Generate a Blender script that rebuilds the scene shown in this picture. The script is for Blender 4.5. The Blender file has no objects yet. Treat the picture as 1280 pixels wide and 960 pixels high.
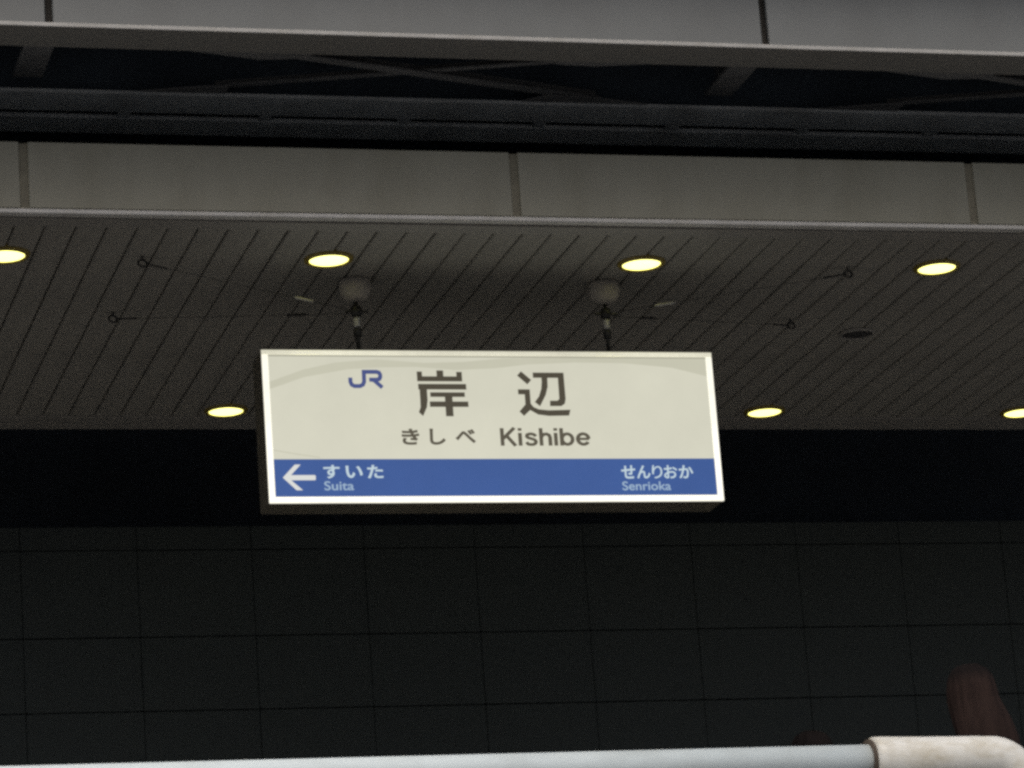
import bpy, bmesh, math, random
from mathutils import Vector, Matrix

random.seed(7)
scene = bpy.context.scene
col = scene.collection
R = math.radians

# ------------------------------------------------------------------ camera
cam_data = bpy.data.cameras.new("camera")
cam = bpy.data.objects.new("camera", cam_data)
col.objects.link(cam)
cam_data.sensor_width = 36.0
cam_data.lens = 4468.0 / 1280.0 * 36.0          # a strong tele zoom
cam_data.clip_start, cam_data.clip_end = 0.1, 2000.0
yaw, pitch, roll = R(16.16), R(15.605), R(4.2316)
fw = Vector((math.sin(yaw) * math.cos(pitch), math.cos(yaw) * math.cos(pitch), math.sin(pitch)))
rt0 = Vector((math.cos(yaw), -math.sin(yaw), 0))
up0 = rt0.cross(fw)
rt = rt0 * math.cos(roll) - up0 * math.sin(roll)
up = up0 * math.cos(roll) + rt0 * math.sin(roll)
cam.matrix_world = Matrix(((rt.x, up.x, -fw.x, 0), (rt.y, up.y, -fw.y, 0), (rt.z, up.z, -fw.z, 1.6), (0, 0, 0, 1)))
scene.camera = cam

# ------------------------------------------------------------------ sky, sun, exposure
SUN_EL, SUN_AZ = R(54), R(195)                 # high and behind the camera, veiled by cloud
world = bpy.data.worlds.new("World")
scene.world = world
world.use_nodes = True
wn = world.node_tree
wn.nodes.clear()
sky = wn.nodes.new("ShaderNodeTexSky")
sky.sky_type = 'NISHITA'
sky.sun_disc = False
sky.sun_elevation, sky.sun_rotation = SUN_EL, SUN_AZ
sky.air_density, sky.dust_density, sky.ozone_density = 0.9, 6.0, 1.0
bg = wn.nodes.new("ShaderNodeBackground")
bg.inputs[1].default_value = 0.12
wo = wn.nodes.new("ShaderNodeOutputWorld")
wn.links.new(sky.outputs[0], bg.inputs[0])
wn.links.new(bg.outputs[0], wo.inputs[0])
sd = bpy.data.lights.new("sun", 'SUN')
sd.energy, sd.angle, sd.color = 0.85, R(26), (1.0, 0.96, 0.9)
sun = bpy.data.objects.new("sun", sd)
col.objects.link(sun)
sdir = Vector((math.sin(SUN_AZ) * math.cos(SUN_EL), math.cos(SUN_AZ) * math.cos(SUN_EL), math.sin(SUN_EL)))
sun.rotation_euler = sdir.to_track_quat('Z', 'Y').to_euler()
sun.location = sdir * 60

scene.view_settings.view_transform = 'Standard'
scene.view_settings.look = 'None'
scene.view_settings.gamma = 1.0
scene.view_settings.use_curve_mapping = False
scene.view_settings.exposure = 0.0
scene.cycles.filter_width = 2.8
scene.cycles.max_bounces = 7
scene.cycles.use_denoising = False             # leaves a fine sensor-like grain
scene.cycles.sample_clamp_indirect = 4.0


# ------------------------------------------------------------------ materials
def mat(name, c, rough=0.6, var=0.15, scale=4.0, c2=None, metal=0.0, bump=0.0, bscale=60.0, spec=0.4, stretch=(1, 1, 1),
        emit=None, estr=0.0, evar=0.0):
    m = bpy.data.materials.new(name)
    m.use_nodes = True
    nt = m.node_tree
    b = nt.nodes["Principled BSDF"]
    tc = nt.nodes.new("ShaderNodeTexCoord")
    mp = nt.nodes.new("ShaderNodeMapping")
    mp.inputs["Scale"].default_value = stretch
    nt.links.new(tc.outputs["Object"], mp.inputs[0])
    n = nt.nodes.new("ShaderNodeTexNoise")
    n.inputs["Scale"].default_value = scale
    n.inputs["Detail"].default_value = 6
    n.inputs["Roughness"].default_value = 0.65
    nt.links.new(mp.outputs[0], n.inputs["Vector"])
    r = nt.nodes.new("ShaderNodeValToRGB")
    r.color_ramp.elements[0].position, r.color_ramp.elements[1].position = 0.32, 0.68
    lo = c2 if c2 else tuple(x * (1 - var) for x in c)
    r.color_ramp.elements[0].color = (*lo, 1)
    r.color_ramp.elements[1].color = (*(c if c2 else tuple(min(1, x * (1 + var)) for x in c)), 1)
    nt.links.new(n.outputs[0], r.inputs[0])
    nt.links.new(r.outputs[0], b.inputs["Base Color"])
    b.inputs["Roughness"].default_value = rough
    b.inputs["Metallic"].default_value = metal
    b.inputs["Specular IOR Level"].default_value = spec
    if bump:
        n2 = nt.nodes.new("ShaderNodeTexNoise")
        n2.inputs["Scale"].default_value = bscale
        n2.inputs["Detail"].default_value = 4
        nt.links.new(mp.outputs[0], n2.inputs["Vector"])
        bp = nt.nodes.new("ShaderNodeBump")
        bp.inputs["Strength"].default_value = bump
        bp.inputs["Distance"].default_value = 0.01
        nt.links.new(n2.outputs[0], bp.inputs["Height"])
        nt.links.new(bp.outputs[0], b.inputs["Normal"])
    if emit:
        if evar:
            r2 = nt.nodes.new("ShaderNodeValToRGB")
            r2.color_ramp.elements[0].color = (*[x * (1 - evar) for x in emit], 1)
            r2.color_ramp.elements[1].color = (*[x * (1 + evar) for x in emit], 1)
            r2.color_ramp.elements[0].position, r2.color_ramp.elements[1].position = 0.3, 0.7
            nt.links.new(n.outputs[0], r2.inputs[0])
            nt.links.new(r2.outputs[0], b.inputs["Emission Color"])
        else:
            b.inputs["Emission Color"].default_value = (*emit, 1)
        b.inputs["Emission Strength"].default_value = estr
        if estr < 1.01 and name not in ('sign_face_backlit', 'sign_frame_glow'):
            m.cycles.emission_sampling = 'NONE'
    return m


def stained(m, c_stain, axis=2, z0=0.0, z1=1.0, amount=0.6, scale=(9, 9, 1.2)):
    """Streaks of grime with a shape of their own, mixed over the paint of m."""
    nt = m.node_tree
    b = nt.nodes["Principled BSDF"]
    src = b.inputs["Base Color"].links[0].from_socket
    tc = nt.nodes.new("ShaderNodeTexCoord")
    mp = nt.nodes.new("ShaderNodeMapping")
    mp.inputs["Scale"].default_value = scale
    nt.links.new(tc.outputs["Object"], mp.inputs[0])
    n = nt.nodes.new("ShaderNodeTexNoise")
    n.inputs["Scale"].default_value = 1.0
    n.inputs["Detail"].default_value = 8
    n.inputs["Roughness"].default_value = 0.7
    nt.links.new(mp.outputs[0], n.inputs["Vector"])
    mr = nt.nodes.new("ShaderNodeMapRange")
    mr.inputs[1].default_value, mr.inputs[2].default_value = 0.45, 0.75
    mr.inputs[3].default_value, mr.inputs[4].default_value = 0.0, amount
    nt.links.new(n.outputs[0], mr.inputs[0])
    mx = nt.nodes.new("ShaderNodeMix")
    mx.data_type = 'RGBA'
    nt.links.new(mr.outputs[0], mx.inputs[0])
    nt.links.new(src, mx.inputs[6])
    mx.inputs[7].default_value = (*c_stain, 1)
    nt.links.new(mx.outputs[2], b.inputs["Base Color"])
    return m


M = {}
M['asphalt'] = mat('ballast_grey', (0.115, 0.115, 0.112), 0.9, 0.25, 3, bump=0.5, bscale=120)
M['deck'] = mat('platform_concrete', (0.33, 0.325, 0.31), 0.85, 0.15, 2, bump=0.3)
M['board'] = stained(mat('ceiling_board_paint', (0.185, 0.18, 0.16), 0.55, 0.1, 1.5, bump=0.05), (0.105, 0.102, 0.09), amount=0.6, scale=(6, 1.0, 6))
M['groove'] = mat('groove_backing', (0.06, 0.057, 0.052), 0.9)
M['trim'] = mat('canopy_trim_paint', (0.17, 0.165, 0.15), 0.5, 0.1, 3)
M['fascia'] = stained(mat('fascia_paint', (0.172, 0.171, 0.135), 0.5, 0.08, 1.3, bump=0.04), (0.115, 0.110, 0.076), amount=0.6, scale=(3.5, 3.5, 1.6))
M['joint'] = mat('fascia_joint_seal', (0.125, 0.117, 0.085), 0.7, 0.25, 12)
M['lip'] = stained(mat('fascia_lip_metal', (0.36, 0.36, 0.345), 0.4, 0.1, 6), (0.2, 0.19, 0.15), amount=0.5, scale=(7, 7, 7))
M['girder'] = stained(mat('girder_paint', (0.158, 0.168, 0.166), 0.5, 0.08, 1.8, bump=0.03), (0.12, 0.122, 0.116), amount=0.4, scale=(2.5, 2.5, 1.5))
M['steel'] = stained(mat('roof_steel_paint', (0.42, 0.45, 0.46), 0.6, 0.15, 3), (0.09, 0.08, 0.07), amount=0.5, scale=(4, 4, 4))
M['brace'] = mat('brace_steel', (0.105, 0.108, 0.11), 0.6, 0.2, 5)
M['roofdeck'] = mat('roof_deck', (0.062, 0.080, 0.100), 0.9, 0.2, 2, spec=0.05)
M['flange'] = stained(mat('flange_shade_paint', (0.15, 0.15, 0.142), 0.7, 0.1, 2, spec=0.2), (0.10, 0.095, 0.085), amount=0.5, scale=(2, 2, 2))
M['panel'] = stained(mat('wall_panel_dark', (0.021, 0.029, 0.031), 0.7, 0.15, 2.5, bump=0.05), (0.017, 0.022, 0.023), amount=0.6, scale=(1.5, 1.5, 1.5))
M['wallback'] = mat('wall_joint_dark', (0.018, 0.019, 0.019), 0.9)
M['recess'] = mat('recess_dark', (0.045, 0.058, 0.075), 0.9)
M['casing'] = mat('sign_casing_bronze', (0.075, 0.068, 0.05), 0.45, 0.1, 5)
M['pipe'] = stained(mat('pipe_white_paint', (0.66, 0.745, 0.755), 0.4, 0.05, 2.5, bump=0.03), (0.52, 0.58, 0.575), amount=0.7, scale=(5, 9, 9))
M['sleeve'] = stained(mat('pipe_sleeve_weathered', (0.66, 0.67, 0.63), 0.45, 0.06, 5, bump=0.08, bscale=30), (0.34, 0.29, 0.17), amount=0.85, scale=(5, 9, 9))
M['seal'] = mat('rubber_seal', (0.07, 0.055, 0.04), 0.8)
M['steel_light'] = mat('galvanised_steel', (0.36, 0.36, 0.35), 0.45, 0.15, 20, metal=0.2)
M['steel_dark'] = mat('dark_fitting', (0.02, 0.02, 0.02), 0.5, 0.2, 20)
M['dome'] = mat('hanger_dome_paint', (0.27, 0.255, 0.225), 0.5, 0.08, 10)
M['halo'] = mat('light_trim_halo', (0.16, 0.12, 0.02), 0.5, 0.1, 10)  # gold tint painted in for the yellow halo around each lamp
M['lamp'] = mat('downlight_glow', (0.9, 0.9, 0.8), 0.5, emit=(1.0, 0.94, 0.25), estr=2.8)
M['speaker'] = mat('speaker_mesh', (0.02, 0.02, 0.02), 0.8, 0.2, 60, bump=0.5, bscale=300)
# printed, back-lit sign faces
FACE = (0.63, 0.618, 0.50)
M['face'] = mat('sign_face_backlit', (0.03, 0.03, 0.025), 0.35, scale=1.3, emit=FACE, estr=1.0, evar=0.06)
M['wave'] = mat('sign_wave_backlight', (0.03, 0.03, 0.025), 0.35, scale=2, emit=(0.54, 0.53, 0.415), estr=1.0, evar=0.03)  # greyer glow, painted in for the uneven backlight
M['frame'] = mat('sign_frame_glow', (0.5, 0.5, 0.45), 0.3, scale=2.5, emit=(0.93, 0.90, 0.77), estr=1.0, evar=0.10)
M['frame_top'] = mat('sign_frame_top_glow', (0.5, 0.5, 0.45), 0.16, scale=2.2, spec=0.9, emit=(0.62, 0.60, 0.47), estr=1.0, evar=0.18)
M['shadow_strip'] = mat('sign_shadow_strip', (0.05, 0.05, 0.045), 0.5, scale=6, emit=(0.33, 0.32, 0.25), estr=1.0)  # grey tone for the shadow line under the top bar
M['blue'] = mat('sign_blue_print', (0.01, 0.015, 0.03), 0.35, scale=3, emit=(0.032, 0.086, 0.28), estr=1.0, evar=0.05)
M['ink'] = mat('sign_dark_print', (0.02, 0.02, 0.015), 0.4, scale=6, emit=(0.060, 0.050, 0.031), estr=1.0)
M['ink2'] = mat('sign_grey_print', (0.02, 0.02, 0.015), 0.4, scale=6, emit=(0.085, 0.073, 0.048), estr=1.0)
M['logo'] = mat('sign_logo_print', (0.01, 0.015, 0.03), 0.4, scale=6, emit=(0.055, 0.075, 0.22), estr=1.0)
M['white_print'] = mat('sign_white_print', (0.03, 0.03, 0.03), 0.4, scale=6, emit=(0.50, 0.62, 0.68), estr=1.0)
M['arrow'] = mat('sign_arrow_print', (0.03, 0.03, 0.03), 0.4, scale=6, emit=(0.68, 0.69, 0.66), estr=1.0)
M['pale_print'] = mat('sign_pale_print', (0.03, 0.03, 0.03), 0.4, scale=6, emit=(0.30, 0.42, 0.56), estr=1.0)
M['skin'] = mat('skin', (0.42, 0.27, 0.20), 0.55, 0.06, 15)
M['hair_red'] = mat('hair_reddish_brown', (0.033, 0.021, 0.018), 0.9, 0.3, 30, bump=0.4, bscale=90, spec=0.1, c2=(0.016, 0.0105, 0.0095), stretch=(1, 1, 0.15))
hn = M['hair_red'].node_tree                   # grown-out darker roots at the crown
hb = hn.nodes["Principled BSDF"]
hc = hn.nodes.new("ShaderNodeTexCoord")
hx = hn.nodes.new("ShaderNodeSeparateXYZ")
hn.links.new(hc.outputs["Object"], hx.inputs[0])
hr = hn.nodes.new("ShaderNodeMapRange")
hr.inputs[1].default_value, hr.inputs[2].default_value = 1.525, 1.575
hn.links.new(hx.outputs[2], hr.inputs[0])
hm_ = hn.nodes.new("ShaderNodeMix")
hm_.data_type = 'RGBA'
hsrc = hb.inputs["Base Color"].links[0].from_socket
hn.links.new(hr.outputs[0], hm_.inputs[0])
hn.links.new(hsrc, hm_.inputs[6])
hm_.inputs[7].default_value = (0.008, 0.006, 0.006, 1)
hn.links.new(hm_.outputs[2], hb.inputs["Base Color"])
M['hair_dark'] = mat('hair_dark', (0.009, 0.007, 0.007), 0.9, spec=0.1, var=0.3, scale=18, stretch=(1, 1, 0.15))
M['coat_red'] = mat('coat_reddish_brown', (0.045, 0.020, 0.018), 0.9, 0.15, 20)
M['coat_dark'] = mat('coat_dark', (0.03, 0.03, 0.035), 0.85, 0.15, 20)
M['trousers'] = mat('trousers_dark', (0.025, 0.027, 0.035), 0.85, 0.15, 20)
M['shoe'] = mat('shoe_dark', (0.02, 0.02, 0.02), 0.5)


# ------------------------------------------------------------------ helpers
def link(name, me, m=None, parent=None, loc=(0, 0, 0)):
    o = bpy.data.objects.new(name, me)
    col.objects.link(o)
    if m is not None and not me.materials:
        me.materials.append(M[m] if isinstance(m, str) else m)
    o.location = loc
    if parent is not None:
        o.parent = parent
    return o


def tag(o, label=None, cat=None, group=None, kind=None):
    for k, v in (('label', label), ('category', cat), ('group', group), ('kind', kind)):
        if v:
            o[k] = v
    return o


def empty(name, loc=(0, 0, 0), **kw):
    o = bpy.data.objects.new(name, None)
    col.objects.link(o)
    o.location = loc
    return tag(o, **kw)


def mesh_of(bm, name, smooth=False):
    bmesh.ops.recalc_face_normals(bm, faces=bm.faces)
    me = bpy.data.meshes.new(name)
    bm.to_mesh(me)
    bm.free()
    if smooth:
        for p in me.polygons:
            p.use_smooth = True
    return me


def add_box(bm, lo, hi, bevel=0.0):
    r = bmesh.ops.create_cube(bm, size=1)
    vs = r['verts']
    for v in vs:
        v.co = Vector([(lo[i] + hi[i]) / 2 + v.co[i] * (hi[i] - lo[i]) for i in range(3)])
    if bevel:
        es = {e for v in vs for e in v.link_edges}
        bmesh.ops.bevel(bm, geom=list(es), offset=bevel, segments=1, affect='EDGES', profile=0.5)


def box(name, lo, hi, m, parent=None, bevel=0.0):
    bm = bmesh.new()
    c = [(lo[i] + hi[i]) / 2 for i in range(3)]
    add_box(bm, [lo[i] - c[i] for i in range(3)], [hi[i] - c[i] for i in range(3)], bevel)
    ob = link(name, mesh_of(bm, name), m, parent)
    pl = parent.location if parent is not None else Vector((0, 0, 0))
    p = parent.parent if parent is not None else None
    while p is not None:
        pl = pl + p.location
        p = p.parent
    ob.location = Vector(c) - pl
    return ob


def add_tube(bm, pts, rad, seg=10, caps=True):
    pts = [Vector(p) for p in pts]
    rads = rad if isinstance(rad, (list, tuple)) else [rad] * len(pts)
    rings = []
    t0 = (pts[1] - pts[0]).normalized()
    n = t0.orthogonal().normalized()
    for i, p in enumerate(pts):
        if i == 0:
            t = (pts[1] - pts[0])
        elif i == len(pts) - 1:
            t = (pts[-1] - pts[-2])
        else:
            t = (pts[i + 1] - pts[i]).normalized() + (pts[i] - pts[i - 1]).normalized()
        t.normalize()
        n = (n - t * n.dot(t)).normalized()
        b = t.cross(n)
        rings.append([bm.verts.new(p + (n * math.cos(a) + b * math.sin(a)) * rads[i])
                      for a in [2 * math.pi * k / seg for k in range(seg)]])
    for a, b in zip(rings, rings[1:]):
        for k in range(seg):
            bm.faces.new((a[k], a[(k + 1) % seg], b[(k + 1) % seg], b[k]))
    if caps:
        bm.faces.new(rings[0][::-1])
        bm.faces.new(rings[-1])


def tube(name, pts, rad, m, parent=None, seg=10):
    bm = bmesh.new()
    add_tube(bm, pts, rad, seg)
    return link(name, mesh_of(bm, name, True), m, parent)


def lathe(name, prof, m, parent=None, loc=(0, 0, 0), seg=28, axis='Z'):
    """prof: (radius, height) from one end to the other; a radius of 0 closes it."""
    bm = bmesh.new()
    rings = []
    for r, h in prof:
        if r < 1e-6:
            rings.append([bm.verts.new((0, 0, h))])
        else:
            rings.append([bm.verts.new((r * math.cos(2 * math.pi * k / seg), r * math.sin(2 * math.pi * k / seg), h)) for k in range(seg)])
    for a, b in zip(rings, rings[1:]):
        for k in range(seg):
            k2 = (k + 1) % seg
            if len(a) == 1 and len(b) == 1:
                continue
            if len(a) == 1:
                bm.faces.new((a[0], b[k], b[k2]))
            elif len(b) == 1:
                bm.faces.new((a[k], b[0], a[k2]))
            else:
                bm.faces.new((a[k], b[k], b[k2], a[k2]))
    return link(name, mesh_of(bm, name, True), m, parent, loc)


def copy_tree(o, parent=None):
    c = o.copy()
    col.objects.link(c)
    c.parent = parent
    for ch in list(o.children):
        copy_tree(ch, c)
    return c


# ------------------------------------------------------------------ ground and platform
FLOOR = 2.45
bm = bmesh.new()
vs = [bm.verts.new(p) for p in ((-400, -400, 0), (400, -400, 0), (400, 400, 0), (-400, 400, 0))]
bm.faces.new(vs)
tag(link('ground', mesh_of(bm, 'ground'), 'asphalt'), kind='structure')
bm = bmesh.new()
add_box(bm, (-12, 10.7, 2.20), (24, 20, FLOOR), 0.02)
add_box(bm, (-12, 10.95, 0.004), (24, 19.8, 2.197))
tag(link('platform', mesh_of(bm, 'platform'), 'deck'), kind='structure')

# ------------------------------------------------------------------ canopy: boards, fascia
CZ = 5.754                                   # underside of the boards
X0, X1 = -3.0, 11.0
canopy = empty('platform_canopy', (3.6, 12.15, CZ), label='grey platform canopy with slatted ceiling and plain fascia above the station sign', cat='canopy')
PITCH = 0.11242


def at_canopy(o):
    o.location = o.location - canopy.location
    return o


bm = bmesh.new()
hw, th = (PITCH - 0.006) / 2, 0.016
y0, y1 = 12.262, 14.802
prof = [(-hw, th), (-hw, 0.005), (-hw + 0.006, 0), (hw - 0.006, 0), (hw, 0.005), (hw, th)]
a = [bm.verts.new((x, y0, z)) for x, z in prof]
b = [bm.verts.new((x, y1, z)) for x, z in prof]
for k in range(6):
    bm.faces.new((a[k], a[(k + 1) % 6], b[(k + 1) % 6], b[k]))
bm.faces.new(a)
bm.faces.new(b[::-1])
board_me = mesh_of(bm, 'board')
board_me.materials.append(M['board'])
n0, n1 = math.ceil((X0 - 2.068) / PITCH), math.floor((X1 - 2.068) / PITCH)
for k in range(n0, n1):
    o = link('board', board_me, None, canopy)
    o.location = Vector((2.068 + (k + 0.5) * PITCH, 0, CZ + random.uniform(-0.0012, 0.0012))) - canopy.location
box('ceiling_backing', (X0, 12.17, CZ + 0.022), (X1, 14.99, CZ + 0.04), 'groove', canopy)
box('edge_trim', (X0, 12.168, CZ - 0.004), (X1, 12.256, CZ + 0.02), 'trim', canopy, 0.002)
box('edge_trim', (X0, 14.808, CZ - 0.006), (X1, 15.0, CZ + 0.02), 'trim', canopy, 0.002)
box('canopy_roof', (X0, 12.19, 6.0), (X1, 15.0, 6.03), 'steel', canopy)
box('rear_fascia', (X0, 14.97, CZ + 0.045), (X1, 15.0, 5.998), 'recess', canopy)
# front fascia: separate panels, a sealed joint between each two, a bright lip below
JX = [1.753 + 1.835 * k for k in range(-2, 5)]
for xa, xb in zip(JX, JX[1:]):
    box('fascia_panel', (xa + 0.016, 12.142, 5.782), (xb - 0.016, 12.166, 6.034), 'fascia', canopy, 0.002)
for x in JX:
    box('joint_seal', (x - 0.0158, 12.149, 5.782), (x + 0.0158, 12.164, 6.030), 'joint', canopy)
box('fascia_lip', (X0, 12.126, 5.757), (X1, 12.167, 5.775), 'lip', canopy, 0.003)

# ------------------------------------------------------------------ steel roof frame above the canopy
RZ = 6.30                                    # underside of the beams
frame = empty('roof_frame', (3.6, 11.8, RZ), label='grey steel roof frame with girders and cross bracing above the canopy', cat='roof')


def fbox(name, lo, hi, m, parent=frame, bevel=0.0):
    return box(name, lo, hi, m, parent, bevel)


BAY = [-0.88, 1.806, 4.49, 7.18]
gd = empty('outer_girder', (0, 0, 0))
gd.parent = frame
fbox('lower_flange', (X0, 11.6965, RZ), (X1, 11.88, RZ + 0.014), 'flange', gd)  # darker tone paints shade into the underside
fbox('flange_lit_edge', (X0, 11.688, RZ + 0.001), (X1, 11.696, RZ + 0.017), 'lip', gd, 0.002)  # pale strip paints the flange's front edge as lit
fbox('web', (X0, 11.81, RZ + 0.014), (X1, 11.824, RZ + 0.52), 'groove', gd)
for xa, xb in zip([X0] + BAY, BAY + [X1]):
    fbox('cladding_panel', (xa + 0.014, 11.755, RZ + 0.0145), (xb - 0.014, 11.775, RZ + 0.5195), 'girder', gd, 0.003)
fbox('upper_flange', (X0, 11.69, RZ + 0.52), (X1, 11.88, RZ + 0.536), 'girder', gd)
ig = fbox('inner_girder', (X0, 12.333, RZ), (X1, 12.523, RZ + 0.014), 'steel')
fbox('web', (X0, 12.42, RZ + 0.0145), (X1, 12.434, RZ + 0.42), 'roofdeck', ig)  # dark roof deck tone here paints in the shade of the void
fbox('gutter_channel', (X0, 12.594, RZ), (X1, 12.756, RZ + 0.016), 'steel')
for k in range(-4, 14):
    x = 2.744 + 0.543 * k
    fbox('bracket', (x - 0.02, 12.5235, RZ + 0.002), (x + 0.02, 12.5935, RZ + 0.05), 'steel')
for x in BAY:
    cb = fbox('cross_beam', (x - 0.055, 11.884, RZ + 0.055), (x + 0.055, 12.329, RZ + 0.068), 'brace')
    fbox('web', (x - 0.006, 11.884, RZ + 0.0685), (x + 0.006, 12.329, RZ + 0.30), 'brace', cb)


def flat_bar(name, p, q, w, t, m, parent):
    p, q = Vector(p), Vector(q)
    d = (q - p).normalized()
    s = Vector((-d.y, d.x, 0)).normalized() * (w / 2)
    bm = bmesh.new()
    vs = [bm.verts.new(v) for v in (p - s, p + s, q + s, q - s)]
    us = [bm.verts.new(v.co + Vector((0, 0, t))) for v in vs]
    bm.faces.new(vs[::-1])
    bm.faces.new(us)
    for k in range(4):
        bm.faces.new((vs[k], vs[(k + 1) % 4], us[(k + 1) % 4], us[k]))
    # upstanding leg of the angle section
    ws = [bm.verts.new(v) for v in (p + s, p + s * 0.8, q + s * 0.8, q + s)]
    wu = [bm.verts.new(v.co + Vector((0, 0, w))) for v in ws]
    for k in range(4):
        bm.faces.new((ws[k], ws[(k + 1) % 4], wu[(k + 1) % 4], wu[k]))
    bm.faces.new(wu)
    o = link(name, mesh_of(bm, name), m, parent)
    o.location = -Vector(frame.location)
    return o


def plate(name, pts, z, t, m):
    bm = bmesh.new()
    vs = [bm.verts.new((x, y, z)) for x, y in pts]
    us = [bm.verts.new((x, y, z + t)) for x, y in pts]
    n = len(pts)
    bm.faces.new(vs[::-1])
    bm.faces.new(us)
    for k in range(n):
        bm.faces.new((vs[k], vs[(k + 1) % n], us[(k + 1) % n], us[k]))
    o = link(name, mesh_of(bm, name), m, frame)
    o.location = -Vector(frame.location)
    return o


for xa, xb in zip(BAY, BAY[1:]):
    L = xb - xa
    x1, x2 = xa + 0.26 * L, xb - 0.22 * L
    flat_bar('brace', (x1, 11.89, RZ + 0.020), (x2 + 0.1, 12.32, RZ + 0.020), 0.045, 0.006, 'brace', frame)
    flat_bar('brace', (x1, 12.32, RZ + 0.032), (x2 + 0.1, 11.89, RZ + 0.032), 0.030, 0.006, 'brace', frame)
    plate('gusset_plate', [(x1 - 0.28, 11.884), (x1 + 0.28, 11.884), (x1 + 0.28, 11.955), (x1 + 0.1, 11.98)], RZ + 0.012, 0.006, 'brace')
    plate('gusset_plate', [(x2 - 0.18, 11.884), (x2 + 0.30, 11.884), (x2 - 0.02, 11.95), (x2 - 0.18, 11.94)], RZ + 0.012, 0.006, 'brace')
    plate('gusset_plate', [(x1 - 0.28, 12.330), (x1 + 0.04, 12.330), (x1 + 0.04, 12.255), (x1 - 0.06, 12.265)], RZ + 0.010, 0.006, 'brace')
    plate('gusset_plate', [(x2 - 0.20, 12.330), (x2 + 0.30, 12.330), (x2 + 0.0, 12.265), (x2 - 0.14, 12.275)], RZ + 0.010, 0.006, 'brace')
# corrugated roof deck over all of it
bm = bmesh.new()
nr = 28
prev = None
for k in range(nr + 1):
    y = 11.52 + k * (19.0 - 11.52) / nr
    z = RZ + 0.56 + (0.05 if k % 2 else 0.0)
    cur = (bm.verts.new((X0, y, z)), bm.verts.new((X1, y, z)))
    if prev:
        bm.faces.new((prev[0], prev[1], cur[1], cur[0]))
    prev = cur
o = link('roof_deck', mesh_of(bm, 'roof_deck'), 'roofdeck', frame)
o.location = -Vector(frame.location)
fbox('eave_trim', (X0, 11.50, RZ + 0.50), (X1, 11.53, RZ + 0.70), 'girder')

# ------------------------------------------------------------------ wall of dark panels behind the platform
WY = 15.60
wall = empty('panel_wall', (4.8, WY, FLOOR), label='dark wall of large rectangular panels behind the platform, below the canopy', cat='wall')
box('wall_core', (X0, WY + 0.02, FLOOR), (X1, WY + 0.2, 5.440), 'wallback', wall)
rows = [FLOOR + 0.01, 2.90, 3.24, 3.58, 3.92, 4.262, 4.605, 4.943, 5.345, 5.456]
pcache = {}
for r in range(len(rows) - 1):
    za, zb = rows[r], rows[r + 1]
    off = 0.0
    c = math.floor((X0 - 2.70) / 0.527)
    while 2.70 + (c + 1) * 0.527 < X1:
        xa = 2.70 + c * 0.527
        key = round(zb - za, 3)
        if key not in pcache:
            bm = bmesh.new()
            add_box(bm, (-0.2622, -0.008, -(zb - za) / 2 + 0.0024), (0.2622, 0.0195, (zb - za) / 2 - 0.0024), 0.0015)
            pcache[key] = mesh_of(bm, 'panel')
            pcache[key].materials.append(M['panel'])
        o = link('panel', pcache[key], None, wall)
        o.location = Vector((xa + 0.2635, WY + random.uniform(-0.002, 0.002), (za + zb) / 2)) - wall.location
        c += 1
bk = box('recess_wall', (X0, 17.2, FLOOR), (X1, 17.4, 6.84), 'recess')
tag(bk, 'unlit black recess between the canopy edge and the panelled wall', 'wall')


# ------------------------------------------------------------------ lights in the ceiling
def make_light():
    t = empty('ceiling_light')
    lathe('halo_trim', [(0.0, 0.014), (0.094, 0.014), (0.095, 0.0), (0.091, -0.008), (0.079, -0.011), (0.0755, -0.008), (0.0755, 0.0), (0.0, 0.001)], 'halo', t)
    lathe('lamp_disc', [(0.0745, -0.002), (0.0745, -0.005), (0.05, -0.0075), (0.0, -0.009)], 'lamp', t)
    return t


LX = [1.735, 2.963, 4.206, 5.438, 6.69]
spots = [(LX[0], 12.59, 'round lit ceiling light at the picture edge, leftmost of the front row'),
         (LX[1], 12.59, 'round lit ceiling light in the front row, above the hanger near the logo'),
         (LX[2], 12.59, 'round lit ceiling light in the front row, above the hanger farther from the logo'),
         (LX[3], 12.59, 'round lit ceiling light at the far right of the front row'),
         (LX[1], 14.705, 'round lit ceiling light in the rear row, just left of the sign'),
         (LX[2], 14.705, 'round lit ceiling light in the rear row, straight behind the sign'),
         (LX[3], 14.705, 'round lit ceiling light in the rear row, just right of the sign'),
         (LX[4], 14.705, 'round lit ceiling light in the rear row, cut by the right picture edge')]
base_light = make_light()
for i, (x, y, lab) in enumerate(spots):
    o = base_light if i == 0 else copy_tree(base_light)
    o.location = (x, y, CZ - 0.002)
    tag(o, lab, 'ceiling light', 'round lights in the canopy ceiling')

sp = empty('ceiling_speaker', (5.434, 13.492, CZ - 0.002), label='small dark round ceiling speaker without light, right of the sign', cat='speaker')
lathe('rim', [(0.064, 0.0), (0.064, -0.007), (0.070, -0.011), (0.076, -0.007), (0.078, 0.0)], 'trim', sp)
lathe('grille', [(0.0635, -0.001), (0.0635, -0.004), (0.03, -0.006), (0.0, -0.007)], 'speaker', sp)

# ------------------------------------------------------------------ the station sign
SX, SY, SZ, SW, SH = 2.72, 12.76, 4.842, 1.80, 0.603
sign = empty('station_sign', (SX, SY, SZ), label='lit hanging station sign reading Kishibe with blue direction band', cat='sign')


def spart(name, lo, hi, m, parent=sign, bevel=0.0):
    """box given in sign coordinates: x to the right, y to the back, z up"""
    return box(name, [lo[0] + SX, lo[1] + SY, lo[2] + SZ], [hi[0] + SX, hi[1] + SY, hi[2] + SZ], m, parent, bevel)


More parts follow.
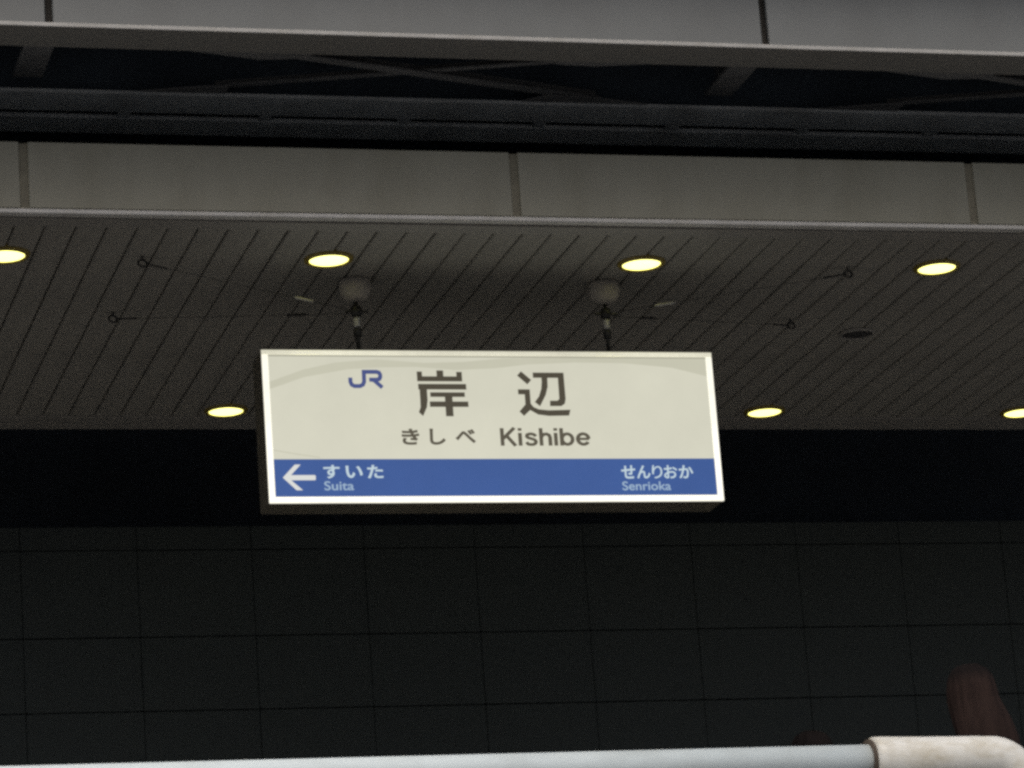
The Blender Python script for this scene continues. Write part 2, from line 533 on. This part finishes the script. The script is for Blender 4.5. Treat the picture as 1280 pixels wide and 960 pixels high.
spart('casing', (0, 0.012, 0), (SW, 0.18, SH), 'casing', bevel=0.004)
FB = 0.024
spart('frame_bar', (0, 0, 0), (SW, 0.0115, FB), 'frame', bevel=0.002)
bm = bmesh.new()                             # the upper bar has a rounded front
sec = [(0.0115, -0.021), (0.001, -0.021)] + [(0.0105 - 0.0100 * math.cos(R(a_)), -0.0105 + 0.0105 * math.sin(R(a_))) for a_ in range(-40, 91, 13)] + [(0.0115, 0.0)]
ra, rb = ([bm.verts.new((x_, y_, SH + z_)) for y_, z_ in sec] for x_ in (0.0, SW))
for k in range(len(sec)):
    k2 = (k + 1) % len(sec)
    bm.faces.new((ra[k], ra[k2], rb[k2], rb[k]))
bm.faces.new(ra)
bm.faces.new(rb[::-1])
link('frame_bar', mesh_of(bm, 'frame_bar'), 'frame_top', sign)
spart('frame_bar', (0, 0.0004, FB + 0.0005), (FB, 0.0115, SH - 0.0215), 'frame', bevel=0.002)
spart('frame_bar', (SW - FB, 0.0004, FB + 0.0005), (SW, 0.0115, SH - 0.0215), 'frame', bevel=0.002)
BT = 0.172
spart('shadow_strip', (FB + 0.0005, 0.0050, SH - 0.0262), (SW - FB - 0.0005, 0.0115, SH - 0.0216), 'shadow_strip')  # strip added as the shadow line below the upper bar
face = spart('face_panel', (FB + 0.0005, 0.006, BT), (SW - FB - 0.0005, 0.0115, SH - 0.0264), 'face')
band = spart('blue_band', (FB + 0.0005, 0.0055, FB + 0.001), (SW - FB - 0.0005, 0.0115, BT - 0.001), 'blue')


def flat(name, polys, m, parent, y=0.0045):
    """flat marks: polygons in sign coordinates (x, z), laid on the face"""
    bm = bmesh.new()
    for k, poly in enumerate(polys):
        f = bm.faces.new([bm.verts.new((x, y - k * 0.00003, z)) for x, z in poly])
    bm.normal_update()
    bmesh.ops.triangulate(bm, faces=bm.faces)
    for f in bm.faces:
        if f.normal.y > 0:
            f.normal_flip()
    me = bpy.data.meshes.new(name)
    bm.to_mesh(me)
    bm.free()
    o = link(name, me, m, parent)
    o.location = -Vector(parent.location) if parent is not sign else (0, 0, 0)
    return o


def fit(polys, box4, src):
    x0, z0, x1, z1 = box4
    a, b, c, d = src                       # source box: left, top, right, bottom (y down)
    return [[(x0 + (x - a) / (c - a) * (x1 - x0), z1 - (y - b) / (d - b) * (z1 - z0)) for x, y in p] for p in polys]


def ribbon(pts, w):
    out = []
    n = len(pts)
    L, Rr = [], []
    for i, p in enumerate(pts):
        p = Vector(p)
        if i == 0:
            d = Vector(pts[1]) - p
            nrm = Vector((-d.y, d.x)).normalized() * w / 2
        elif i == n - 1:
            d = p - Vector(pts[-2])
            nrm = Vector((-d.y, d.x)).normalized() * w / 2
        else:
            d1 = (p - Vector(pts[i - 1])).normalized()
            d2 = (Vector(pts[i + 1]) - p).normalized()
            t = (d1 + d2).normalized()
            nrm = Vector((-t.y, t.x))
            nrm = nrm * (w / 2) / max(0.5, nrm.dot(Vector((-d1.y, d1.x))))
        L.append(p + nrm)
        Rr.append(p - nrm)
    for i in range(n - 1):
        out.append([tuple(L[i]), tuple(L[i + 1]), tuple(Rr[i + 1]), tuple(Rr[i])])
    return out


def text(name, body, box4, m, parent, bold=0.0, y=0.0045):
    """flat lettering fitted to a box in sign coordinates"""
    cu = bpy.data.curves.new('tmp_text', 'FONT')
    cu.body = body
    cu.offset = bold
    cu.resolution_u = 6
    ob = bpy.data.objects.new('tmp_text', cu)
    col.objects.link(ob)
    dg = bpy.context.evaluated_depsgraph_get()
    dg.update()
    src = ob.evaluated_get(dg).to_mesh()
    vs = [v.co.copy() for v in src.vertices]
    fs = [tuple(p.vertices) for p in src.polygons]
    ob.evaluated_get(dg).to_mesh_clear()
    bpy.data.objects.remove(ob)
    bpy.data.curves.remove(cu)
    xa, xb = min(v.x for v in vs), max(v.x for v in vs)
    ya, yb = min(v.y for v in vs), max(v.y for v in vs)
    x0, z0, x1, z1 = box4
    me = bpy.data.meshes.new(name)
    me.from_pydata([(x0 + (v.x - xa) / (xb - xa) * (x1 - x0), y, z0 + (v.y - ya) / (yb - ya) * (z1 - z0)) for v in vs], [], fs)
    o = link(name, me, m, parent)
    o.location = -Vector(parent.location)
    return o


# uneven backlight, drawn as a faint grey wave across the top of the face
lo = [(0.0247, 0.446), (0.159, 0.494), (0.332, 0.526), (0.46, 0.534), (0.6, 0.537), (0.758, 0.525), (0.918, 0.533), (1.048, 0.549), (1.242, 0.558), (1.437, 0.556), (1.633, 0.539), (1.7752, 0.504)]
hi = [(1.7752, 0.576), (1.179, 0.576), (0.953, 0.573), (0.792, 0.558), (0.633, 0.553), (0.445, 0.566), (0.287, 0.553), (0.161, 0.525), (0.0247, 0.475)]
flat('wave_backlight', [lo + hi], 'wave', face, 0.0052)
flat('arc_backlight', ribbon([(0.0247, 0.207), (0.111, 0.192), (0.203, 0.178)], 0.004), 'wave', face, 0.0052)  # thin edge of the uneven backlight, drawn in the same grey

KISHI = [
    [(412, 96), (438, 96), (438, 120), (512, 120), (512, 90), (546, 90), (546, 120), (612, 120), (612, 97), (640, 97), (640, 145), (412, 145)],
    [(415, 158), (658, 158), (658, 186), (458, 186), (458, 240), (452, 275), (430, 319), (410, 300), (420, 275), (421, 240), (421, 186), (415, 186)],
    [(473, 200), (648, 200), (648, 223), (584, 223), (584, 246), (663, 246), (663, 273), (584, 273), (584, 320), (546, 320), (546, 273), (468, 273), (468, 246), (546, 246), (546, 223), (473, 223)],
]
BE = [
    [(914, 118), (935, 97), (983, 140), (962, 162)],
    [(993, 103), (1148, 103), (1149, 235), (1143, 258), (1125, 270), (1068, 270), (1070, 243), (1106, 243), (1117, 235), (1118, 129), (1065, 129),
     (1063, 175), (1050, 215), (1018, 271), (993, 250), (1016, 222), (1030, 185), (1035, 150), (1035, 129), (993, 129)],
    [(913, 187), (972, 187), (972, 258), (985, 275), (1010, 286), (1060, 291), (1169, 288), (1160, 317), (1060, 319), (1005, 312), (967, 290), (934, 319), (913, 297), (945, 262), (945, 212), (913, 212)],
]
flat('lettering', fit(KISHI, (0.601, 0.340, 0.799, 0.523), (410, 90, 663, 320)), 'ink', face)
flat('lettering', fit(BE, (1.000, 0.342, 1.206, 0.521), (912, 97, 1169, 319)), 'ink', face)
JR = ribbon([(72, 126), (72, 148), (77, 161), (90, 168), (118, 168), (133, 161), (140, 146), (141, 97), (150, 97), (205, 97), (217, 101), (222, 111), (222, 122), (217, 132), (205, 136), (166, 136)], 20) + ribbon([(180, 137), (190, 139), (229, 175)], 20)
flat('logo', fit(JR, (0.333, 0.452, 0.468, 0.523), (63, 88, 235, 177)), 'logo', face)
text('lettering', 'き', (0.527, 0.227, 0.597, 0.291), 'ink2', face, 0.032)
text('lettering', 'し', (0.637, 0.227, 0.700, 0.291), 'ink2', face, 0.032)
text('lettering', 'べ', (0.738, 0.233, 0.819, 0.289), 'ink2', face, 0.032)
W = 17.0
bowl = [(33 + 24 * math.cos(a), 37 + 30 * math.sin(a)) for a in [2 * math.pi * k / 24 for k in range(25)]]
earc = [(33 + 25 * math.cos(a), 37 + 30 * math.sin(a)) for a in [R(4 + 322 * k / 26) for k in range(27)]]
GL = {
    'K': (ribbon([(8, 0), (8, 100)], W) + ribbon([(64, 102), (12, 40)], W) + ribbon([(27, 58), (66, -1)], W), 80),
    'i': (ribbon([(8, 0), (8, 73)], W) + ribbon([(8, 85), (8, 100)], W), 26),
    's': (ribbon([(52, 53), (47, 62), (36, 67), (24, 67), (14, 62), (12, 52), (18, 45), (32, 40), (46, 34), (52, 24), (49, 13), (40, 7), (28, 6), (16, 9), (9, 20)], W - 1), 68),
    'h': (ribbon([(8, 0), (8, 100)], W) + ribbon([(8, 42), (12, 56), (22, 65), (34, 66), (44, 60), (48, 48), (48, 0)], W), 66),
    'b': (ribbon([(8, 0), (8, 100)], W) + ribbon(bowl, W), 72),
    'e': (ribbon([(9, 38), (60, 38)], W - 3) + ribbon(earc, W), 66),
}
for word_i, ch in enumerate('Kishibe'):
    if word_i == 0:
        KX, KP = 0.0, []
    KP += [[(x + KX, 100 - y) for x, y in p] for p in GL[ch][0]]
    KX += GL[ch][1]
flat('lettering', fit(KP, (0.917, 0.223, 1.272, 0.293), (0, 0, KX - 6, 100)), 'ink2', face)
ARROW = [[(110, 292), (235, 156), (294, 156), (193, 266), (428, 266), (436, 274), (436, 312), (428, 320), (193, 320), (304, 424), (240, 424)]]
flat('arrow', fit(ARROW, (0.056, 0.050, 0.183, 0.150), (110, 156, 436, 424)), 'arrow', band)
text('lettering', 'す', (0.214, 0.095, 0.277, 0.148), 'white_print', band, 0.026)
text('lettering', 'い', (0.300, 0.097, 0.366, 0.145), 'white_print', band, 0.026)
text('lettering', 'た', (0.384, 0.095, 0.446, 0.148), 'white_print', band, 0.026)
text('lettering', 'Suita', (0.214, 0.049, 0.329, 0.085), 'pale_print', band, 0.014)
for ch, xa, xb, bd in (('せ', 135, 275, .024), ('ん', 290, 425, .024), ('り', 442, 545, .010), ('お', 560, 695, .020), ('か', 710, 855, .022)):
    text('lettering', ch, (1.391 + (xa - 135) * .000407, 0.091, 1.391 + (xb - 135) * .000407, 0.144), 'white_print', band, bd)
text('lettering', 'Senrioka', (1.391, 0.044, 1.588, 0.080), 'pale_print', band, 0.014)


# ------------------------------------------------------------------ hangers and their braces
def make_hanger():
    t = empty('sign_hanger')
    t0 = CZ
    lathe('dome', [(0.0, 0.0), (0.058, 0.0), (0.062, -0.012), (0.063, -0.035), (0.058, -0.058), (0.044, -0.078), (0.022, -0.088), (0.0, -0.089)], 'dome', t)
    lathe('rod', [(0.0, -0.085), (0.008, -0.085), (0.008, -0.30), (0.0, -0.30)], 'steel_dark', t, seg=12)
    lathe('clamp', [(0.0, -0.104), (0.016, -0.106), (0.022, -0.114), (0.022, -0.140), (0.016, -0.148), (0.0, -0.150)], 'steel_dark', t, seg=14)
    lathe('coupler', [(0.0, -0.152), (0.013, -0.153), (0.014, -0.158), (0.014, -0.186), (0.013, -0.191), (0.0, -0.192)], 'steel_light', t, seg=14)
    lathe('lock_nut', [(0.0, -0.198), (0.016, -0.199), (0.017, -0.204), (0.015, -0.230), (0.0, -0.231)], 'steel_dark', t, seg=6)
    lathe('foot_plate', [(0.0, -0.292), (0.020, -0.293), (0.022, -0.298), (0.022, -0.3085), (0.0, -0.309)], 'casing', t, seg=14)
    bm = bmesh.new()
    add_box(bm, (-0.045, -0.005, -0.132), (0.045, 0.005, -0.124), 0.001)
    add_box(bm, (-0.005, -0.04, -0.136), (0.005, 0.04, -0.1285), 0.001)
    link('lug', mesh_of(bm, 'lug'), 'steel_dark', t)
    return t


HX = [3.121, 4.128]
HY = 12.851
h0 = make_hanger()
for i, x in enumerate(HX):
    o = h0 if i == 0 else copy_tree(h0)
    o.location = (x, HY, CZ)
    tag(o, ['dome-topped hanger rod holding the sign near the logo', 'dome-topped hanger rod holding the sign above the second large character'][i],
        'sign hanger', 'hanger rods of the station sign')


def make_wire(hx, ex, ey, lab, bright):
    t = empty('brace_wire', (ex, ey, CZ), label=lab, cat='wire', group='brace wires of the station sign')
    e = Vector((ex, ey, CZ - 0.028))
    s = Vector((hx + (0.04 if ex > hx else -0.04), HY + (0.03 if ey > HY else -0.03), CZ - 0.128))
    d = (s - e)
    L = d.length
    d.normalize()
    org = Vector((ex, ey, CZ))

    def w(name, pts, r, m, seg=8):
        return tube(name, [Vector(p) - org for p in pts], r, m, t, seg)
    # eye bolt screwed into the ceiling: a ring and a short stem
    ring = [e + Vector((0.016 * math.cos(a), 0.006 * math.sin(a), 0.016 * math.sin(a))) for a in [2 * math.pi * k / 14 for k in range(15)]]
    w('eye_bolt', ring, 0.0042, 'steel_dark')
    w('stem', [e + Vector((0, 0.005, 0.014)), Vector((ex, ey + 0.002, CZ + 0.001))], 0.0045, 'steel_dark')
    w('hook', [e + d * 0.014, e + d * 0.10], [0.0035, 0.0045], 'steel_dark')
    w('wire', [e + d * 0.10, s], 0.0011, 'steel_dark')
    c = s - d * 0.19
    w('turnbuckle', [c - d * 0.042, c - d * 0.03, c + d * 0.03, c + d * 0.042], [0.003, 0.0062, 0.0062, 0.003], 'steel_light' if bright else 'steel_dark')
    return t


make_wire(HX[0], 2.250, 12.592, 'thin brace wire from the hanger near the logo to the front ceiling ring', True)
make_wire(HX[0], 2.248, 13.298, 'thin brace wire from the hanger near the logo to the rear ceiling ring', False)
make_wire(HX[1], 5.068, 12.610, 'thin brace wire from the hanger farther from the logo to the front ceiling ring', True)
make_wire(HX[1], 5.072, 13.305, 'thin brace wire from the hanger farther from the logo to the rear ceiling ring', False)

# ------------------------------------------------------------------ white pipe rail at the platform edge
PX, PY, PZ = 4.855, 11.0, 3.500
rail = empty('pipe_rail', (PX, PY, FLOOR), label='white pipe rail with a weathered sleeve and elbow along the platform edge', cat='railing')


def rp(name, pts, r, m, seg=32, parent=rail):
    return tube(name, [Vector(p) - Vector((PX, PY, FLOOR)) for p in pts], r, m, parent, seg)


rp('pipe', [(-6.0, PY, PZ), (-2.0, PY, PZ), (1.2, PY, PZ), (4.40, PY, PZ)], 0.057, 'pipe', 40)
els = [(4.326, PY, PZ), (4.333, PY, PZ), (4.36, PY, PZ), (4.50, PY, PZ), (4.62, PY, PZ), (4.70, PY, PZ)]
rs = [0.066, 0.081, 0.082, 0.0785, 0.077, 0.0765]
RC = 0.105
for k in range(1, 11):
    a = math.pi / 2 * k / 10
    els.append((PX - RC + RC * math.sin(a), PY, PZ - RC + RC * math.cos(a)))
    rs.append(0.076)
els += [(PX, PY, PZ - 0.20), (PX, PY, PZ - 0.24), (PX, PY, PZ - 0.245)]
rs += [0.0765, 0.079, 0.066]
rp('elbow', els, rs, 'sleeve', 40)
rp('seal_ring', [(4.316, PY, PZ), (4.3255, PY, PZ)], 0.074, 'seal', 40)
rp('post', [(PX, PY, PZ - 0.23), (PX, PY, FLOOR + 0.001)], 0.057, 'pipe', 28)
rp('post', [(-1.2, PY, PZ - 0.05), (-1.2, PY, FLOOR + 0.001)], 0.045, 'pipe', 28)
lathe('base_plate', [(0.0, 0.018), (0.10, 0.018), (0.11, 0.001), (0.0, 0.001)], 'pipe', rail)


# ------------------------------------------------------------------ people on the platform
def skin_surface(name, joints, edges, sub=2):
    """joints: name -> (x, y, z, radius); one continuous tapering surface"""
    keys = list(joints)
    me = bpy.data.meshes.new(name)
    me.from_pydata([joints[k][:3] for k in keys], [(keys.index(a), keys.index(b)) for a, b in edges], [])
    o = bpy.data.objects.new(name, me)
    col.objects.link(o)
    o.modifiers.new('skin', 'SKIN')
    if not me.skin_vertices:
        bpy.context.view_layer.objects.active = o
        bpy.ops.mesh.customdata_skin_add()
    for i, k in enumerate(keys):
        sv = me.skin_vertices[0].data[i]
        r = joints[k][3]
        sv.radius = r if isinstance(r, tuple) else (r, r)
        sv.use_root = (i == 0)
    s = o.modifiers.new('subdivision', 'SUBSURF')
    s.levels = s.render_levels = sub
    dg = bpy.context.evaluated_depsgraph_get()
    dg.update()
    out = bpy.data.meshes.new_from_object(o.evaluated_get(dg))
    bpy.data.objects.remove(o)
    bpy.data.meshes.remove(me)
    for p in out.polygons:
        p.use_smooth = True
    out.name = name
    return out


def person(loc, rotz, H, label, hair_rows, hair_mat, coat_mat, raise_arm=False):
    k = H / 1.60
    J = {
        'pelvis': (0, 0, .90, (.13, .10)), 'waist': (0, 0, 1.05, (.115, .085)), 'chest': (0, .0, 1.17, (.13, .095)), 'collar': (0, 0, 1.27, (.075, .06)),
        'neck': (0, -.005, 1.38, .048), 'skull': (0, -.012, 1.46, .062),
    }
    E = [('pelvis', 'waist'), ('waist', 'chest'), ('chest', 'collar'), ('collar', 'neck'), ('neck', 'skull')]
    for s, n in ((-1, 'l'), (1, 'r')):
        J['sh' + n] = (s * .155, 0, 1.235, .048)
        if raise_arm and s == 1:
            J['el' + n] = (s * .33, .03, 1.40, .038)
            J['wr' + n] = (s * .26, -.17, 1.30, .027)
            hd = Vector((-.25, -.95, .2)).normalized()
        else:
            J['el' + n] = (s * .205, .03, 1.04, .038)
            J['wr' + n] = (s * .215, -.03, .81, .026)
            hd = Vector((0, -.2, -1)).normalized()
        w = Vector(J['wr' + n][:3])
        side = hd.cross(Vector((s, 0, 0))).normalized()
        p = w + hd * .07
        J['pm' + n] = (*p, (.030, .018))
        E += [('collar', 'sh' + n), ('sh' + n, 'el' + n), ('el' + n, 'wr' + n), ('wr' + n, 'pm' + n)]
        for f, (o_, ln) in enumerate(((-.028, .062), (-.010, .074), (.009, .070), (.027, .055))):
            q = p + side * o_ + hd * .030
            q2 = q + hd * ln * .55 + Vector((-s * .006, 0, 0))
            q3 = q + hd * ln + Vector((-s * .020, 0, 0))
            for t, v, r in (('a', q, .0085), ('b', q2, .008), ('c', q3, .007)):
                J['f%d%s%s' % (f, t, n)] = (*v, r)
            E += [('pm' + n, 'f%da%s' % (f, n)), ('f%da%s' % (f, n), 'f%db%s' % (f, n)), ('f%db%s' % (f, n), 'f%dc%s' % (f, n))]
        th = w + hd * .035 - side * .035
        J['ta' + n] = (*th, .010)
        J['tb' + n] = (*(th + hd * .035 - side * .014), .009)
        E += [('wr' + n, 'ta' + n), ('ta' + n, 'tb' + n)]
        J['hip' + n] = (s * .085, 0, .82, .085)
        J['kn' + n] = (s * .095, -.01, .46, .055)
        J['an' + n] = (s * .10, .02, .085, .036)
        J['he' + n] = (s * .10, .045, .035, .032)
        J['to' + n] = (s * .105, -.13, .026, (.040, .024))
        E += [('pelvis', 'hip' + n), ('hip' + n, 'kn' + n), ('kn' + n, 'an' + n), ('an' + n, 'he' + n), ('he' + n, 'to' + n)]
    me = skin_surface('person', J, E)
    # head with brow, nose, chin and ears, joined into the same surface
    bm = bmesh.new()
    bm.from_mesh(me)
    r = bmesh.ops.create_uvsphere(bm, u_segments=28, v_segments=20, radius=1.0)
    for v in r['verts']:
        x, y, z = v.co
        jaw = 1.0 - 0.30 * max(0.0, -z) ** 1.5
        fx, fy, fz = x * .072 * jaw, y * .090 * (1 - .15 * max(0, -z)), z * .108
        if y < 0:
            nose = math.exp(-((x / .16) ** 2 + ((z + .12) / .20) ** 2))
            fy -= .020 * nose
            for e in (-.42, .42):
                fy += .010 * math.exp(-(((x - e) / .20) ** 2 + ((z - .04) / .14) ** 2))
            fy -= .006 * math.exp(-((x / .3) ** 2 + ((z + .50) / .07) ** 2))
            fy -= .010 * math.exp(-((x / .3) ** 2 + ((z + .88) / .2) ** 2))
        if abs(x) > .9 and -.35 < z < .25:
            fx *= 1.13
        v.co = (fx, fy - .018, fz + 1.492)
    me2 = bpy.data.meshes.new('person')
    bm.to_mesh(me2)
    bm.free()
    for p in me2.polygons:
        p.use_smooth = True
    root = link('person', me2, 'skin', None, loc)
    root.rotation_euler = (0, 0, rotz)
    root.scale = (k, k, k)
    tag(root, label, 'person', 'people on the platform')
    # coat and trousers follow the same joints, a little fuller
    CJ = {n: (*J[n][:3], tuple(x + .022 for x in J[n][3]) if isinstance(J[n][3], tuple) else J[n][3] + .020)
          for n in ('waist', 'pelvis', 'chest', 'collar', 'shl', 'ell', 'wrl', 'shr', 'elr', 'wrr')}
    CE = [('waist', 'pelvis'), ('waist', 'chest'), ('chest', 'collar')] + [e for n in 'lr' for e in (('collar', 'sh' + n), ('sh' + n, 'el' + n), ('el' + n, 'wr' + n))]
    link('coat', skin_surface('coat', CJ, CE), coat_mat, root)
    TJ = {n: (*J[n][:3], tuple(x + .012 for x in J[n][3]) if isinstance(J[n][3], tuple) else J[n][3] + .018)
          for n in ('pelvis', 'hipl', 'knl', 'anl', 'hipr', 'knr', 'anr')}
    TE = [e for n in 'lr' for e in (('pelvis', 'hip' + n), ('hip' + n, 'kn' + n), ('kn' + n, 'an' + n))]
    link('trousers', skin_surface('trousers', TJ, TE), 'trousers', root)
    for s in (-1, 1):
        bm = bmesh.new()
        add_tube(bm, [(s * .10, .085, .045), (s * .10, .05, .045), (s * .103, -.05, .042), (s * .106, -.14, .034), (s * .106, -.17, .030)], [.030, .045, .044, .042, .026], 14)
        link('shoe', mesh_of(bm, 'shoe', True), 'shoe', root)
    # hair: a shell of strands lofted through rings (x, y, z, half width, half depth)
    bm = bmesh.new()
    seg = 56
    rings = []
    rnd = random.Random(int(loc[0] * 1000))
    ph = [rnd.uniform(0, 6.28) for _ in range(8)]
    for i, (cx, cy, z, hw_, hd_) in enumerate(hair_rows):
        ring = []
        for q in range(seg):
            a = 2 * math.pi * q / seg
            st = 1 + .020 * math.sin(11 * a + ph[0] + .4 * i) + .018 * math.sin(17 * a + ph[1] - .3 * i) + .012 * math.sin(29 * a + ph[2])
            ring.append(bm.verts.new((cx + hw_ * st * math.cos(a), cy + hd_ * st * math.sin(a), z + .004 * math.sin(9 * a + ph[3]))))
        rings.append(ring)
    for a_, b_ in zip(rings, rings[1:]):
        for q in range(seg):
            bm.faces.new((a_[q], a_[(q + 1) % seg], b_[(q + 1) % seg], b_[q]))
    bm.faces.new(rings[0])
    bm.faces.new(rings[-1][::-1])
    hm = mesh_of(bm, 'hair', True)
    hm.materials.append(M[hair_mat])
    link('hair', hm, None, root)
    return root


# both seen from behind; long hair swept over one shoulder, and a dark crown
LONG = [(0, .0, 1.612, .012, .014), (0, .0, 1.606, .040, .048), (-.002, .004, 1.590, .064, .078), (-.003, .010, 1.560, .081, .098), (-.003, .014, 1.520, .089, .104),
        (.000, .012, 1.48, .094, .104), (.008, .022, 1.44, .101, .100), (.020, .034, 1.39, .112, .094), (.030, .05, 1.33, .118, .082), (.038, .08, 1.25, .104, .048), (.04, .085, 1.16, .085, .040), (.04, .085, 1.09, .050, .025)]
SHORT = [(0, .0, 1.612, .012, .014), (0, .0, 1.606, .038, .046), (0, .004, 1.592, .062, .078), (0, .008, 1.565, .078, .098), (0, .012, 1.53, .084, .102), (0, .030, 1.49, .084, .084), (0, .045, 1.45, .078, .062), (0, .055, 1.41, .062, .045), (0, .06, 1.39, .04, .03)]
person((5.106, 11.93, FLOOR), math.pi, 1.545, 'person with reddish brown hair beyond the elbow of the white pipe', [(-x, y, z, a, b) for x, y, z, a, b in LONG], 'hair_red', 'coat_red', False)
person((4.945, 13.20, FLOOR), math.pi, 1.545, 'person whose dark hair just shows above the straight white pipe', SHORT, 'hair_dark', 'coat_dark')
